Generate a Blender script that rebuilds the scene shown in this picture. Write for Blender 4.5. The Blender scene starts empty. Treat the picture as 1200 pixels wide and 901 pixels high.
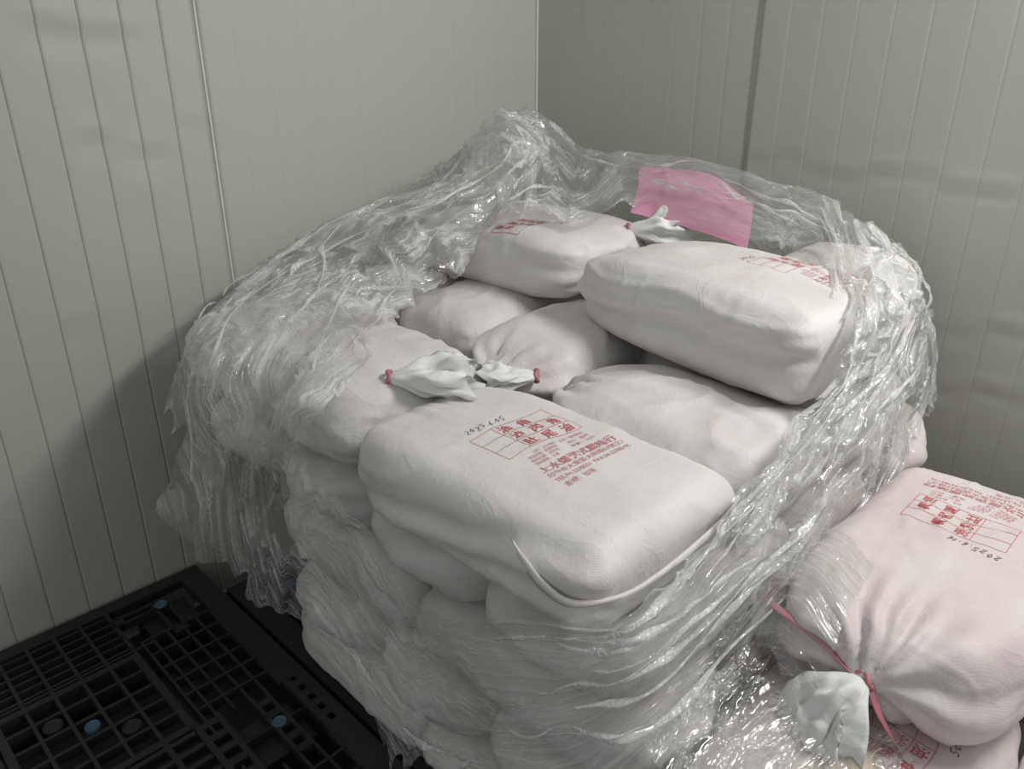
import bpy, bmesh, math
import numpy as np
from mathutils import Vector, Matrix
from mathutils.bvhtree import BVHTree

# ------------------------------------------------------------------ camera, world, lamps, exposure
scene = bpy.context.scene
COL = scene.collection
R = math.radians

cam_data = bpy.data.cameras.new('camera')
cam_data.sensor_width = 36.0
cam_data.lens = 930.0 / 1200.0 * 36.0
cam_data.clip_start = 0.02
cam = bpy.data.objects.new('camera', cam_data)
cam.location = (0.0, 0.0, 1.55)
cam.rotation_euler = (R(90 - 23.4), 0, R(-45))
COL.objects.link(cam)
scene.camera = cam

world = bpy.data.worlds.new('cold_room_ambience')
world.use_nodes = True
bg = world.node_tree.nodes['Background']
bg.inputs['Color'].default_value = (0.93, 0.97, 0.95, 1)
bg.inputs['Strength'].default_value = 0.37
scene.world = world

def area_lamp(name, loc, target, sx, sy, energy, color):
    ld = bpy.data.lights.new(name, 'AREA')
    ld.shape = 'RECTANGLE'; ld.size = sx; ld.size_y = sy
    ld.energy = energy; ld.color = color
    o = bpy.data.objects.new(name, ld)
    o.location = loc
    o.rotation_euler = (Vector(target) - Vector(loc)).to_track_quat('-Z', 'Y').to_euler()
    COL.objects.link(o)
    return o

# the ceiling tube of the cold room, near the right wall
area_lamp('ceiling_tube_lamp', (1.86, -0.20, 2.50), (1.0, 1.0, 0.8), 1.1, 0.2, 35.5, (1.0, 0.985, 0.955))

scene.view_settings.view_transform = 'Standard'
scene.view_settings.look = 'None'
scene.view_settings.exposure = 0.0
scene.view_settings.gamma = 1.0
scene.view_settings.use_curve_mapping = False
scene.cycles.transparent_max_bounces = 16
scene.cycles.max_bounces = 6
scene.cycles.use_adaptive_sampling = True
scene.cycles.adaptive_threshold = 0.03
scene.cycles.diffuse_bounces = 3
scene.cycles.glossy_bounces = 2

# ------------------------------------------------------------------ helpers
def tag(o, label=None, cat=None, group=None, kind=None):
    if label: o['label'] = label
    if cat: o['category'] = cat
    if group: o['group'] = group
    if kind: o['kind'] = kind
    return o

def empty(name, loc=(0, 0, 0), rz=0.0, rx=0.0, ry=0.0):
    o = bpy.data.objects.new(name, None)
    o.empty_display_size = 0.05
    o.location = loc
    o.rotation_euler = (rx, ry, rz)
    COL.objects.link(o)
    return o

def mesh_obj(name, verts, faces, mat, parent=None, smooth=True, uv=None):
    me = bpy.data.meshes.new(name)
    me.from_pydata([tuple(v) for v in verts], [], [tuple(f) for f in faces])
    if mat: me.materials.append(mat)
    if smooth:
        me.polygons.foreach_set('use_smooth', [True] * len(me.polygons))
    if uv is not None:
        lay = me.uv_layers.new(name='UVMap')
        li = np.zeros(len(me.loops), dtype=np.int32)
        me.loops.foreach_get('vertex_index', li)
        lay.data.foreach_set('uv', np.asarray(uv, dtype=np.float32)[li].ravel())
    me.update()
    return link(name, me, parent)

def link(name, me, parent=None):
    o = bpy.data.objects.new(name, me)
    COL.objects.link(o)
    if parent is not None: o.parent = parent
    return o

class MB:
    """collects boxes / discs into one mesh"""
    def __init__(self): self.v = []; self.f = []
    def box(self, x0, x1, y0, y1, z0, z1):
        b = len(self.v)
        self.v += [(x0,y0,z0),(x1,y0,z0),(x1,y1,z0),(x0,y1,z0),(x0,y0,z1),(x1,y0,z1),(x1,y1,z1),(x0,y1,z1)]
        self.f += [tuple(b+i for i in q) for q in ((0,3,2,1),(4,5,6,7),(0,1,5,4),(1,2,6,5),(2,3,7,6),(3,0,4,7))]
    def disc(self, cx, cy, z0, rings, n=28):
        """stack of (radius, z) rings closed on top"""
        b = len(self.v)
        for r, z in rings:
            for k in range(n):
                a = 2*math.pi*k/n
                self.v.append((cx+r*math.cos(a), cy+r*math.sin(a), z0+z))
        for i in range(len(rings)-1):
            for k in range(n):
                k2 = (k+1) % n
                self.f.append((b+i*n+k, b+i*n+k2, b+(i+1)*n+k2, b+(i+1)*n+k))
        self.f.append(tuple(b+(len(rings)-1)*n+k for k in range(n)))
    def build(self, name, mat, parent=None, smooth=False):
        return mesh_obj(name, self.v, self.f, mat, parent, smooth)

# ---- lattice noise (numpy)
def _hash(ix, iy, iz, seed):
    h = (ix.astype(np.int64)*374761393 + iy.astype(np.int64)*668265263 + iz.astype(np.int64)*2147483647 + seed*1274126177) & 0xFFFFFFFF
    h = ((h ^ (h >> 13)) * 1274126177) & 0xFFFFFFFF
    h = ((h ^ (h >> 16)) * 2246822519) & 0xFFFFFFFF
    h = h ^ (h >> 15)
    return (h & 0xFFFFFF).astype(np.float64) / 0xFFFFFF * 2 - 1

def noise(x, y, z=0.0, seed=0):
    x = np.asarray(x, float); y = np.asarray(y, float); z = np.zeros_like(x) + z
    ix, iy, iz = np.floor(x), np.floor(y), np.floor(z)
    fx, fy, fz = x-ix, y-iy, z-iz
    ix = ix.astype(np.int64); iy = iy.astype(np.int64); iz = iz.astype(np.int64)
    s = lambda t: t*t*t*(t*(t*6-15)+10)
    ux, uy, uz = s(fx), s(fy), s(fz)
    def c(a, b, d): return _hash(ix+a, iy+b, iz+d, seed)
    x00 = c(0,0,0)*(1-ux)+c(1,0,0)*ux; x10 = c(0,1,0)*(1-ux)+c(1,1,0)*ux
    x01 = c(0,0,1)*(1-ux)+c(1,0,1)*ux; x11 = c(0,1,1)*(1-ux)+c(1,1,1)*ux
    return (x00*(1-uy)+x10*uy)*(1-uz) + (x01*(1-uy)+x11*uy)*uz

def fbm(x, y, z=0.0, seed=0, o=3):
    t = 0; a = 1.0; f = 1.0; n = 0
    for k in range(o):
        t = t + a*noise(x*f, y*f, np.asarray(z)*f, seed+k*17); n += a; a *= .5; f *= 2.03
    return t/n

def ridge(x, y, z=0.0, seed=0):
    """sharp crests like pressed folds, 0..1"""
    return 1 - np.minimum(1, np.abs(noise(x, y, z, seed))*2.6)

def sstep(a, b, x):
    t = np.clip((x-a)/(b-a), 0, 1); return t*t*(3-2*t)

# ------------------------------------------------------------------ materials
def newmat(name):
    m = bpy.data.materials.new(name); m.use_nodes = True
    nt = m.node_tree
    return m, nt, nt.nodes, nt.links

def principled(name, col, rough=.5, spec=.5, noise_scale=None, noise_amt=.1, bump=None, metallic=0, coat=0):
    m, nt, N, L = newmat(name)
    b = N['Principled BSDF']
    b.inputs['Base Color'].default_value = (*col, 1)
    b.inputs['Roughness'].default_value = rough
    b.inputs['Specular IOR Level'].default_value = spec
    b.inputs['Metallic'].default_value = metallic
    if noise_scale:
        tc = N.new('ShaderNodeTexCoord'); n = N.new('ShaderNodeTexNoise')
        n.inputs['Scale'].default_value = noise_scale; n.inputs['Detail'].default_value = 4
        L.new(tc.outputs['Object'], n.inputs['Vector'])
        mx = N.new('ShaderNodeMix'); mx.data_type = 'RGBA'
        mx.inputs['A'].default_value = (*[c*(1-noise_amt) for c in col], 1)
        mx.inputs['B'].default_value = (*[min(1, c*(1+noise_amt)) for c in col], 1)
        L.new(n.outputs['Fac'], mx.inputs['Factor']); L.new(mx.outputs['Result'], b.inputs['Base Color'])
        if bump:
            bp = N.new('ShaderNodeBump'); bp.inputs['Strength'].default_value = bump; bp.inputs['Distance'].default_value = .002
            L.new(n.outputs['Fac'], bp.inputs['Height']); L.new(bp.outputs['Normal'], b.inputs['Normal'])
    return m

def math_node(N, L, op, a, b=None, c=None):
    n = N.new('ShaderNodeMath'); n.operation = op
    for i, v in enumerate((a, b, c)):
        if v is None: continue
        if isinstance(v, (int, float)): n.inputs[i].default_value = v
        else: L.new(v, n.inputs[i])
    return n.outputs[0]

def bag_material(name, pink, white, spot=0.5, weave=True):
    """woven polypropylene over meat: pinkish where it lies on the contents, whiter where it lifts off"""
    m, nt, N, L = newmat(name)
    b = N['Principled BSDF']
    tc = N.new('ShaderNodeTexCoord')
    n1 = N.new('ShaderNodeTexNoise'); n1.inputs['Scale'].default_value = 7; n1.inputs['Detail'].default_value = 5
    L.new(tc.outputs['Object'], n1.inputs['Vector'])
    ramp = N.new('ShaderNodeValToRGB')
    ramp.color_ramp.elements[0].position = .34; ramp.color_ramp.elements[0].color = (*pink, 1)
    ramp.color_ramp.elements[1].position = .66; ramp.color_ramp.elements[1].color = (*white, 1)
    L.new(n1.outputs['Fac'], ramp.inputs['Fac'])
    sep = N.new('ShaderNodeSeparateXYZ'); L.new(tc.outputs['Object'], sep.inputs[0])
    k = 2*math.pi/.0042
    sx = math_node(N, L, 'SINE', math_node(N, L, 'MULTIPLY', sep.outputs[0], k))
    sy = math_node(N, L, 'SINE', math_node(N, L, 'MULTIPLY', sep.outputs[1], k))
    sz = math_node(N, L, 'SINE', math_node(N, L, 'MULTIPLY', sep.outputs[2], k))
    w = math_node(N, L, 'MULTIPLY', math_node(N, L, 'ADD', sx, 0.0), sy)
    w = math_node(N, L, 'ADD', w, math_node(N, L, 'MULTIPLY', sz, .12))
    # light / dark tape crossings
    mixc = N.new('ShaderNodeMix'); mixc.data_type = 'RGBA'; mixc.blend_type = 'MULTIPLY'
    wf = math_node(N, L, 'MULTIPLY_ADD', w, .022 if weave else 0.0, .978)
    comb = N.new('ShaderNodeCombineColor')
    for i in range(3): L.new(wf, comb.inputs[i])
    mixc.inputs['Factor'].default_value = 1
    L.new(ramp.outputs['Color'], mixc.inputs['A']); L.new(comb.outputs[0], mixc.inputs['B'])
    L.new(mixc.outputs['Result'], b.inputs['Base Color'])
    n2 = N.new('ShaderNodeTexNoise'); n2.inputs['Scale'].default_value = 55; n2.inputs['Detail'].default_value = 4
    L.new(tc.outputs['Object'], n2.inputs['Vector'])
    h = math_node(N, L, 'MULTIPLY_ADD', w, .07 if weave else 0.0, n2.outputs['Fac'])
    n3 = N.new('ShaderNodeTexNoise'); n3.inputs['Scale'].default_value = 9; n3.inputs['Detail'].default_value = 2; n3.inputs['Distortion'].default_value = 1.2
    L.new(tc.outputs['Object'], n3.inputs['Vector'])
    rr = math_node(N, L, 'SUBTRACT', 1.0, math_node(N, L, 'MINIMUM', 1.0, math_node(N, L, 'MULTIPLY', math_node(N, L, 'ABSOLUTE', math_node(N, L, 'SUBTRACT', n3.outputs['Fac'], .5)), 16.0)))
    h = math_node(N, L, 'MULTIPLY_ADD', math_node(N, L, 'MULTIPLY', rr, rr), .30, h)
    bp = N.new('ShaderNodeBump'); bp.inputs['Strength'].default_value = .42; bp.inputs['Distance'].default_value = .003
    L.new(h, bp.inputs['Height']); L.new(bp.outputs['Normal'], b.inputs['Normal'])
    b.inputs['Roughness'].default_value = .5
    b.inputs['Specular IOR Level'].default_value = .35
    b.inputs['Subsurface Weight'].default_value = 0.0
    return m

def film_material(name, haze=.06, streak=.52, gloss=.10, su=3.0, sv=40.0, tint=(.985, .995, .99), seed=0.0, rough=.13):
    """clear stretch film: see-through, milky along its folds, glittering on its creases"""
    m, nt, N, L = newmat(name)
    for n in list(N):
        if n.type == 'BSDF_PRINCIPLED': N.remove(n)
    out = [n for n in N if n.type == 'OUTPUT_MATERIAL'][0]
    uv = N.new('ShaderNodeUVMap'); uv.uv_map = 'UVMap'
    def tex(scu, scv, detail, off, dist=0.0):
        mp = N.new('ShaderNodeMapping'); mp.inputs['Scale'].default_value = (scu, scv, 1); mp.inputs['Location'].default_value = (off+seed, off*1.7, 0)
        L.new(uv.outputs[0], mp.inputs[0])
        n = N.new('ShaderNodeTexNoise'); n.inputs['Scale'].default_value = 1; n.inputs['Detail'].default_value = detail
        n.inputs['Distortion'].default_value = dist
        L.new(mp.outputs[0], n.inputs['Vector'])
        return n.outputs['Fac']
    den = N.new('ShaderNodeAttribute'); den.attribute_name = 'bunching'; den = den.outputs['Fac']
    a = tex(su, sv, 3, 3.1, .2)             # long streaks along the pull
    c = tex(7, 9, 1, 7.7, .4)               # patches of denser folds
    g = tex(62, 95, 0, 5.9, .8)
    d = tex(24, 34, 2, 1.3, 1.4)            # crumple, with small facets that glint
    def ridged(x, w): return math_node(N, L, 'SUBTRACT', 1.0, math_node(N, L, 'MINIMUM', 1.0, math_node(N, L, 'MULTIPLY', math_node(N, L, 'ABSOLUTE', math_node(N, L, 'SUBTRACT', x, .5)), w)))
    ra = math_node(N, L, 'POWER', ridged(a, 11.0), 2.0)
    rd = math_node(N, L, 'POWER', ridged(d, 14.0), 3.0)
    cc = math_node(N, L, 'MINIMUM', math_node(N, L, 'MULTIPLY', math_node(N, L, 'MAXIMUM', math_node(N, L, 'SUBTRACT', c, .36), 0.0), 5.0), 1.0)
    cc = math_node(N, L, 'MULTIPLY', cc, den)
    mix = math_node(N, L, 'ADD', math_node(N, L, 'MULTIPLY', ra, 1.0), math_node(N, L, 'MULTIPLY', rd, .5))
    hz = math_node(N, L, 'MULTIPLY_ADD', math_node(N, L, 'MULTIPLY', mix, math_node(N, L, 'ADD', cc, .16)), streak, haze)
    hz = math_node(N, L, 'ADD', hz, math_node(N, L, 'MULTIPLY', cc, .24))
    lw = N.new('ShaderNodeLayerWeight'); lw.inputs['Blend'].default_value = .25
    hz = math_node(N, L, 'ADD', hz, math_node(N, L, 'MULTIPLY', math_node(N, L, 'POWER', lw.outputs['Facing'], 2.5), .15))
    hz = math_node(N, L, 'MINIMUM', hz, .85)
    # relief of creases
    hgt = math_node(N, L, 'ADD', math_node(N, L, 'MULTIPLY', ra, .9), math_node(N, L, 'MULTIPLY', math_node(N, L, 'MULTIPLY', d, math_node(N, L, 'ADD', cc, .2)), 1.7))
    hgt = math_node(N, L, 'ADD', hgt, math_node(N, L, 'MULTIPLY', math_node(N, L, 'MULTIPLY', g, cc), .9))
    bp = N.new('ShaderNodeBump'); bp.inputs['Strength'].default_value = 1.0; bp.inputs['Distance'].default_value = .004
    L.new(hgt, bp.inputs['Height'])
    tr = N.new('ShaderNodeBsdfTransparent'); tr.inputs['Color'].default_value = (.99, .995, .99, 1)
    df = N.new('ShaderNodeBsdfDiffuse'); df.inputs['Color'].default_value = (*tint, 1)
    tl = N.new('ShaderNodeBsdfTranslucent'); tl.inputs['Color'].default_value = (*tint, 1)
    m1 = N.new('ShaderNodeMixShader'); m1.inputs[0].default_value = .30
    L.new(df.outputs[0], m1.inputs[1]); L.new(tl.outputs[0], m1.inputs[2])
    m2 = N.new('ShaderNodeMixShader'); L.new(hz, m2.inputs[0]); L.new(tr.outputs[0], m2.inputs[1]); L.new(m1.outputs[0], m2.inputs[2])
    gl = N.new('ShaderNodeBsdfGlossy'); gl.inputs['Roughness'].default_value = rough; gl.inputs['Color'].default_value = (1, 1, 1, 1)
    L.new(bp.outputs[0], gl.inputs['Normal'])
    fr = N.new('ShaderNodeFresnel'); fr.inputs['IOR'].default_value = 1.5; L.new(bp.outputs[0], fr.inputs['Normal'])
    gf = math_node(N, L, 'MINIMUM', math_node(N, L, 'MULTIPLY_ADD', fr.outputs[0], .42, gloss*.7), .34)
    m3 = N.new('ShaderNodeMixShader'); L.new(gf, m3.inputs[0]); L.new(m2.outputs[0], m3.inputs[1]); L.new(gl.outputs[0], m3.inputs[2])
    L.new(m3.outputs[0], out.inputs['Surface'])
    return m

M = {}
M['wall'] = principled('coated_panel_steel', (.505, .51, .455), .45, .35, 2.2, .04)
M['wall_r'] = M['wall']
M['groove'] = principled('shaded_dirty_rib_groove', (.30, .30, .265), .6, .3, 3, .2)  # darker colour stands in for the shade inside the ribs, along with dirt
M['groove_faint'] = principled('faint_rib_groove', (.475, .48, .43), .5, .3, 3, .1)  # same painted-in rib shade, weaker, for the shallow ribs
M['seal'] = principled('white_joint_sealant', (.66, .67, .63), .6)
M['seal_dark'] = principled('grey_joint', (.30, .30, .27), .7)
M['floor'] = principled('dark_concrete_floor', (.06, .06, .055), .8, .3, 6, .25, .3)
M['pallet'] = principled('black_plastic', (.022, .023, .021), .5, .5, 30, .35)
M['cap_blue'] = principled('blue_rubber_plug', (.075, .15, .24), .55, .4, 60, .2)
M['cap_black'] = principled('black_rubber_plug', (.03, .03, .028), .6, .4)
M['bag'] = bag_material('woven_white_sack', (.72, .668, .662), (.775, .752, .742))
M['bag_pink'] = bag_material('woven_pinkish_sack', (.70, .60, .60), (.76, .70, .695))
M['bag_loose'] = bag_material('loose_sack_fabric', (.80, .805, .79), (.86, .87, .855), weave=False)
M['ink'] = principled('red_print', (.56, .13, .14), .6, .2, 300, .3)
M['ink_thin'] = principled('red_fine_print', (.58, .24, .25), .6, .2, 300, .3)
M['marker'] = principled('black_marker', (.05, .05, .055), .6, .2)
M['tie'] = principled('pink_tie_tape', (.50, .19, .225), .4, .4, 40, .2)
M['pinkpaper'] = principled('pink_paper', (.78, .36, .52), .5, .4, 9, .05)
M['film'] = film_material('stretch_film')
M['film2'] = film_material('stretch_film_clear', haze=.04, streak=.8, seed=11)
M['film_flap'] = film_material('stretch_film_loose', haze=.04, streak=.5, su=10, sv=34, seed=23)
M['film_pleat'] = film_material('stretch_film_pleat', haze=.22, streak=.8, su=30, sv=60, seed=5)
M['beige'] = principled('beige_crumpled_plastic', (.50, .43, .35), .45, .5, 30, .15)
# ------------------------------------------------------------------ the room
WY, WX = 2.018, 2.14      # inner faces of the left wall and the right wall
WTOP = 2.7

def wall_panel(parent, name, along0, along1, fixed, axis, ribs, rib_amp, dents, wav, mat, seed):
    """one insulated steel panel: ribbed, with dents, as a slab with real thickness"""
    w = along1-along0
    step = .0125
    n = max(2, int(w/step))
    us = list(np.linspace(along0, along1, n))
    for r in ribs:
        us += [r-.0019, r-.0012, r+.0012, r+.0019]
    us = np.array(sorted(set(round(u, 5) for u in us if along0 <= u <= along1)))
    zs = np.linspace(0, WTOP, 136)
    U, Z = np.meshgrid(us, zs, indexing='ij')
    D = np.zeros_like(U)
    for r in ribs:
        D -= rib_amp*np.clip(1-(np.abs(U-r)-.0012)/.0007, 0, 1)
    for (du, dz, ru, rz, am) in dents:
        # a knock: pressed in below, a lifted lip above
        q = ((U-du)/ru)**2
        D += am*np.exp(-q)*(np.exp(-((Z-dz)/rz)**2) - .8*np.exp(-((Z-dz+1.5*rz)/(1.6*rz))**2))
    D += wav*fbm(U*3.0, Z*2.0, seed, seed, 2)
    nu, nz = U.shape
    if axis == 'x': V = np.stack([U, fixed-D, Z], -1)
    else: V = np.stack([fixed-D, U, Z], -1)
    Vb = V.copy(); Vb[..., 1 if axis == 'x' else 0] = fixed+.1
    verts = np.concatenate([V.reshape(-1, 3), Vb[[0, -1]][:, [0, -1]].reshape(-1, 3)])
    idx = np.arange(nu*nz).reshape(nu, nz)
    F = np.stack([idx[:-1, :-1], idx[1:, :-1], idx[1:, 1:], idx[:-1, 1:]], -1).reshape(-1, 4)
    if axis == 'y': F = F[:, ::-1]
    faces = [tuple(f) for f in F]
    b = nu*nz     # back corners: (0,0),(0,top),(end,0),(end,top)
    c00, c0t, c10, c1t = b, b+1, b+2, b+3
    faces += [(c00, c0t, c1t, c10), tuple(idx[0, :])+(c0t, c00), tuple(idx[-1, :])+(c1t, c10),
              tuple(idx[:, -1])+(c1t, c0t), tuple(idx[:, 0])+(c10, c00)]
    o = mesh_obj(name, verts, faces, mat, parent)
    o.data.polygons.foreach_set('use_smooth', [True]*(len(o.data.polygons)-5)+[False]*5)
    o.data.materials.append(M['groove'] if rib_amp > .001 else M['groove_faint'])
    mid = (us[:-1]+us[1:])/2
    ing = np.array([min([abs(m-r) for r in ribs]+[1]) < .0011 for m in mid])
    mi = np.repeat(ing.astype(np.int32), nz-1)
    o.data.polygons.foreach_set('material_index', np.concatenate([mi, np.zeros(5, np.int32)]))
    return o

mb = MB(); mb.box(-2.6, WX+.12, -2.6, WY+.12, -.1, 0)
tag(mb.build('floor', M['floor']), 'dark floor of the cold room under the pallets', None, None, 'structure')

wall_left = empty('wall_left', (0, 0, 0)); tag(wall_left, 'ribbed pale grey insulated panel wall on the left', None, None, 'structure')
ribsA = [.945-.0885*k for k in range(1, 14)]
ribsB = [.945+.0915*k for k in range(1, 13)]
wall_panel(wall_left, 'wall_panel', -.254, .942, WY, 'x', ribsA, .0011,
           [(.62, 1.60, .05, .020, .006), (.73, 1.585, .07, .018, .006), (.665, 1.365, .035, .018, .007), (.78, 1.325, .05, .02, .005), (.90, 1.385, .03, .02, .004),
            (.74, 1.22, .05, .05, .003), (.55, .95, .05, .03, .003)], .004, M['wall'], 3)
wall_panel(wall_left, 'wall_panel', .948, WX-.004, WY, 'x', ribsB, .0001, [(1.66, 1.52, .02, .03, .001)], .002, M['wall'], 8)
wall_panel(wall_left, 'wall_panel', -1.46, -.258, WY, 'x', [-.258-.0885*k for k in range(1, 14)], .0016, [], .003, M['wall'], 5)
mb = MB(); mb.box(.9425, .9475, WY-.0022, WY+.02, 0, WTOP); mb.build('joint_seal', M['seal'], wall_left)
mb = MB(); mb.box(-.2575, -.2545, WY-.001, WY+.02, 0, WTOP); mb.build('joint_seal', M['seal'], wall_left)

wall_right = empty('wall_right', (0, 0, 0)); tag(wall_right, 'grey insulated panel wall on the right, in weaker light', None, None, 'structure')
seam = 1.192
ribsR0 = [seam+.091*k for k in range(1, 10)]
ribsR1 = [seam-.0885*k for k in range(1, 14)]
oil = [(seam-.0885*(k+.5), zz+.02*math.sin(k*1.7), .05, .010, .004) for k in range(0, 12) for zz in (1.25, .90, .74)]
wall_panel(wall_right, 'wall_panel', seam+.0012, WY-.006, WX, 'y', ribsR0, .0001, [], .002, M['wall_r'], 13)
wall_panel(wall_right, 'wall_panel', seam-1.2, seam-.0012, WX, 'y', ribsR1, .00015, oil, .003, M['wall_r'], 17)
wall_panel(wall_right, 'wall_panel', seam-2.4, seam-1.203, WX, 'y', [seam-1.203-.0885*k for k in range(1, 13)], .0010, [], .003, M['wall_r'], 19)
mb = MB(); mb.box(WX-.0005, WX+.02, seam-.0012, seam+.0012, 0, WTOP); mb.build('joint_seal', M['seal_dark'], wall_right)
# sealant bead in the corner of the two walls
mb = MB(); mb.box(WX-.011, WX-.002, WY-.007, WY-.001, 0, WTOP)
tag(mb.build('trim_1', M['seal']), 'thin white sealant bead in the wall corner', None, None, 'structure')

# ------------------------------------------------------------------ black plastic pallets
HALF = .693; PT = .15
def build_pallet(cx, cy, label):
    root = empty('plastic_pallet', (cx, cy, 0)); tag(root, label, 'pallet', 'black plastic pallets on the floor')
    D0, D1 = PT-.022, PT
    def quad_boxes(boxes, name, mat=M['pallet']):
        for (x0, x1, y0, y1, z0, z1) in boxes:
            for sx in (1, -1):
                for sy in (1, -1):
                    xs = sorted((sx*x0, sx*x1)); ys = sorted((sy*y0, sy*y1))
                    m = MB(); m.box(xs[0], xs[1], ys[0], ys[1], z0, z1)
                    m.build(name, mat, root)
    # outer border, four rails with a row of small slots
    for (a, b, c, d) in ((-HALF, HALF, HALF-.042, HALF), (-HALF, HALF, -HALF, -HALF+.042)):
        m = MB(); m.box(a, b, c, d, D0, D1); m.box(a, b, (c if c < 0 else d-.012), (c+.012 if c < 0 else d), PT-.045, D0); m.build('deck_rail', M['pallet'], root)
    for s in (1, -1):
        m = MB()
        ys = [-HALF+.042, -.11]
        def strip(y0, y1, x0=HALF-.06, x1=HALF):
            xs = sorted((s*x0, s*x1)); m.box(xs[0], xs[1], y0, y1, D0, D1)
        strip(-HALF+.0425, -.10); strip(.10, HALF-.0425)
        for x0, x1 in ((HALF-.06, HALF-.042), (HALF-.026, HALF)): strip(-.10, .10, x0, x1)
        yy = -.10
        while yy < .1:
            strip(yy, min(.1, yy+.022), HALF-.042, HALF-.026); yy += .041
        xs = sorted((s*(HALF-.012), s*HALF)); m.box(xs[0], xs[1], -HALF+.0425, HALF-.0425, PT-.045, D0)
        m.build('deck_rail', M['pallet'], root)
    # square-celled field of each quarter, 5 x 5 cells with one cut corner
    fx0, fx1, fy0, fy1 = .110, .4225, .127, .4395
    bx = []
    pitch = .0625
    for k in range(6):
        wd = .004 if 0 < k < 5 else .009
        bx.append((fx0+k*pitch-wd, fx0+k*pitch+wd, fy0-.009, fy1+.009, D0-.004, D1))
    quad_boxes(bx, 'field_bar')
    bx = []
    for k in range(6):
        wd = .004 if 0 < k < 5 else .009
        bx.append((fx0+.004, fx1-.004, fy0+k*pitch-wd, fy0+k*pitch+wd, D0-.004, D1-.0006))
    quad_boxes(bx, 'field_bar')
    # narrow slats along the far and near edges
    bx = []
    rows = [.475, .508, .538, .570, .603, .636]
    for r in rows: bx.append((.05, .428, r-.0032, r+.0032, D0, D1-.002))
    quad_boxes(bx, 'edge_slat')
    bx = [(x-.004, x+.004, .448, .651, D0-.004, D1) for x in (.11, .1725, .235, .2975, .36, .4265)]
    bx.append((.05, .478, .456, .462, D0, D1))
    quad_boxes(bx, 'edge_crossbar')
    # slats along the side edges
    bx = [(x-.0032, x+.0032, .106, .478, D0, D1-.002) for x in (.478, .516, .554, .592, .630)]
    bx.append((.448, .454, .05, .478, D0, D1))
    quad_boxes(bx, 'side_slat')
    bx = [(.454, .633, y-.0035, y+.0035, D0-.004, D1) for y in (.1625, .225, .2875, .35, .4125, .475)]
    quad_boxes(bx, 'side_crossbar')
    # corner frame carrying the corner plug
    bx = [(.428, .545, .578, .586, D0, D1), (.428, .545, .603, .611, D0, D1), (.420, .452, .578, .611, D0, D1),
          (.528, .536, .455, .58, D0, D1), (.560, .568, .455, .58, D0, D1), (.528, .568, .448, .474, D0, D1),
          (.524, .572, .570, .616, D0, D1), (.428, .434, .478, .58, D0-.006, D1-.004)]
    quad_boxes(bx, 'corner_frame_bar')
    # middle bridges with slots and the centre cross
    for s in (1, -1):
        m = MB()
        for (a, b) in ((.550, .559), (.585, .594)):
            xs = sorted((s*a, s*b)); m.box(xs[0], xs[1], -.106, .106, D0, D1)
        y = -.106
        while y < .106:
            xs = sorted((s*.5585, s*.5855)); m.box(xs[0], xs[1], y, y+.020, D0, D1-.001); y += .043
        m.build('middle_bridge', M['pallet'], root)
        m = MB()
        for (a, b) in ((.422, .436), (.472, .484)):
            xs = sorted((s*a, s*b)); m.box(xs[0], xs[1], -.125, .125, D0, D1)
        y = -.125
        while y < .12:
            xs = sorted((s*.4355, s*.4725)); m.box(xs[0], xs[1], y, y+.018, D0, D1-.001); y += .0445
        m.build('middle_bridge', M['pallet'], root)
        m = MB(); xs = sorted((s*.484, s*.633)); m.box(xs[0], xs[1], -.002, .002, D0-.006, D1-.003)
        m.build('cross_rib', M['pallet'], root)
    def bar(x0, x1, y0, y1, z0, z1):
        m = MB(); m.box(x0, x1, y0, y1, z0, z1); m.build('centre_bar', M['pallet'], root)
    for y in (-.105, -.062, -.02, .02, .062, .105): bar(-.42, .42, y-.006, y+.006, D0, D1-.001)
    for x in (-.36, -.24, -.12, 0, .12, .24, .36): bar(x-.006, x+.006, -.118, .118, D0-.003, D1)
    for s in (1, -1):
        for y in (.13, .45): bar(-.11, .11, s*y-.006, s*y+.006, D0, D1-.001)
        for x in (-.09, -.03, .03, .09):
            ys = sorted((s*.12, s*.648)); bar(x-.005, x+.005, ys[0], ys[1], D0, D1-.0015)
    # feet and bottom runners
    for ix in (-1, 0, 1):
        for iy in (-1, 0, 1):
            m = MB(); fx, fy = ix*.555, iy*.555; h = .065 if ix or iy else .09
            m.box(fx-h, fx+h, fy-h, fy+h, .022, D0-.008); m.build('foot', M['pallet'], root)
    for iy in (-1, 0, 1):
        m = MB(); m.box(-HALF+.03, HALF-.03, iy*.555-.06, iy*.555+.06, 0, .022); m.build('bottom_runner', M['pallet'], root)
    # round anti-slip plugs
    blue = [(sx*.548, sy*.588) for sx in (1, -1) for sy in (1, -1)] + [(.567, 0), (-.567, 0), (0, .588), (0, -.588)] + [(sx*.266, sy*.283) for sx in (1, -1) for sy in (1, -1)]
    for k, (x, y) in enumerate(blue):
        m = MB(); m.disc(x, y, D1-.012, [(.0105+.006, 0), (.0165, .013), (.0148, .0145), (.012, .0125), (.0015, .0125)], 24)
        p = m.build('anti_slip_plug', M['cap_blue'], root); p['label'] = 'round blue plug'
    for sx in (1, -1):
        for sy in (1, -1):
            for o in (-.0625, .0625):
                m = MB(); m.disc(sx*(.266+o), sy*(.283-o), D1-.012, [(.021, 0), (.021, .012), (.019, .0135), (.017, .011), (.004, .011), (.003, .013)], 24)
                p = m.build('anti_slip_plug', M['cap_black'], root); p['label'] = 'round black plug'
    return root

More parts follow.
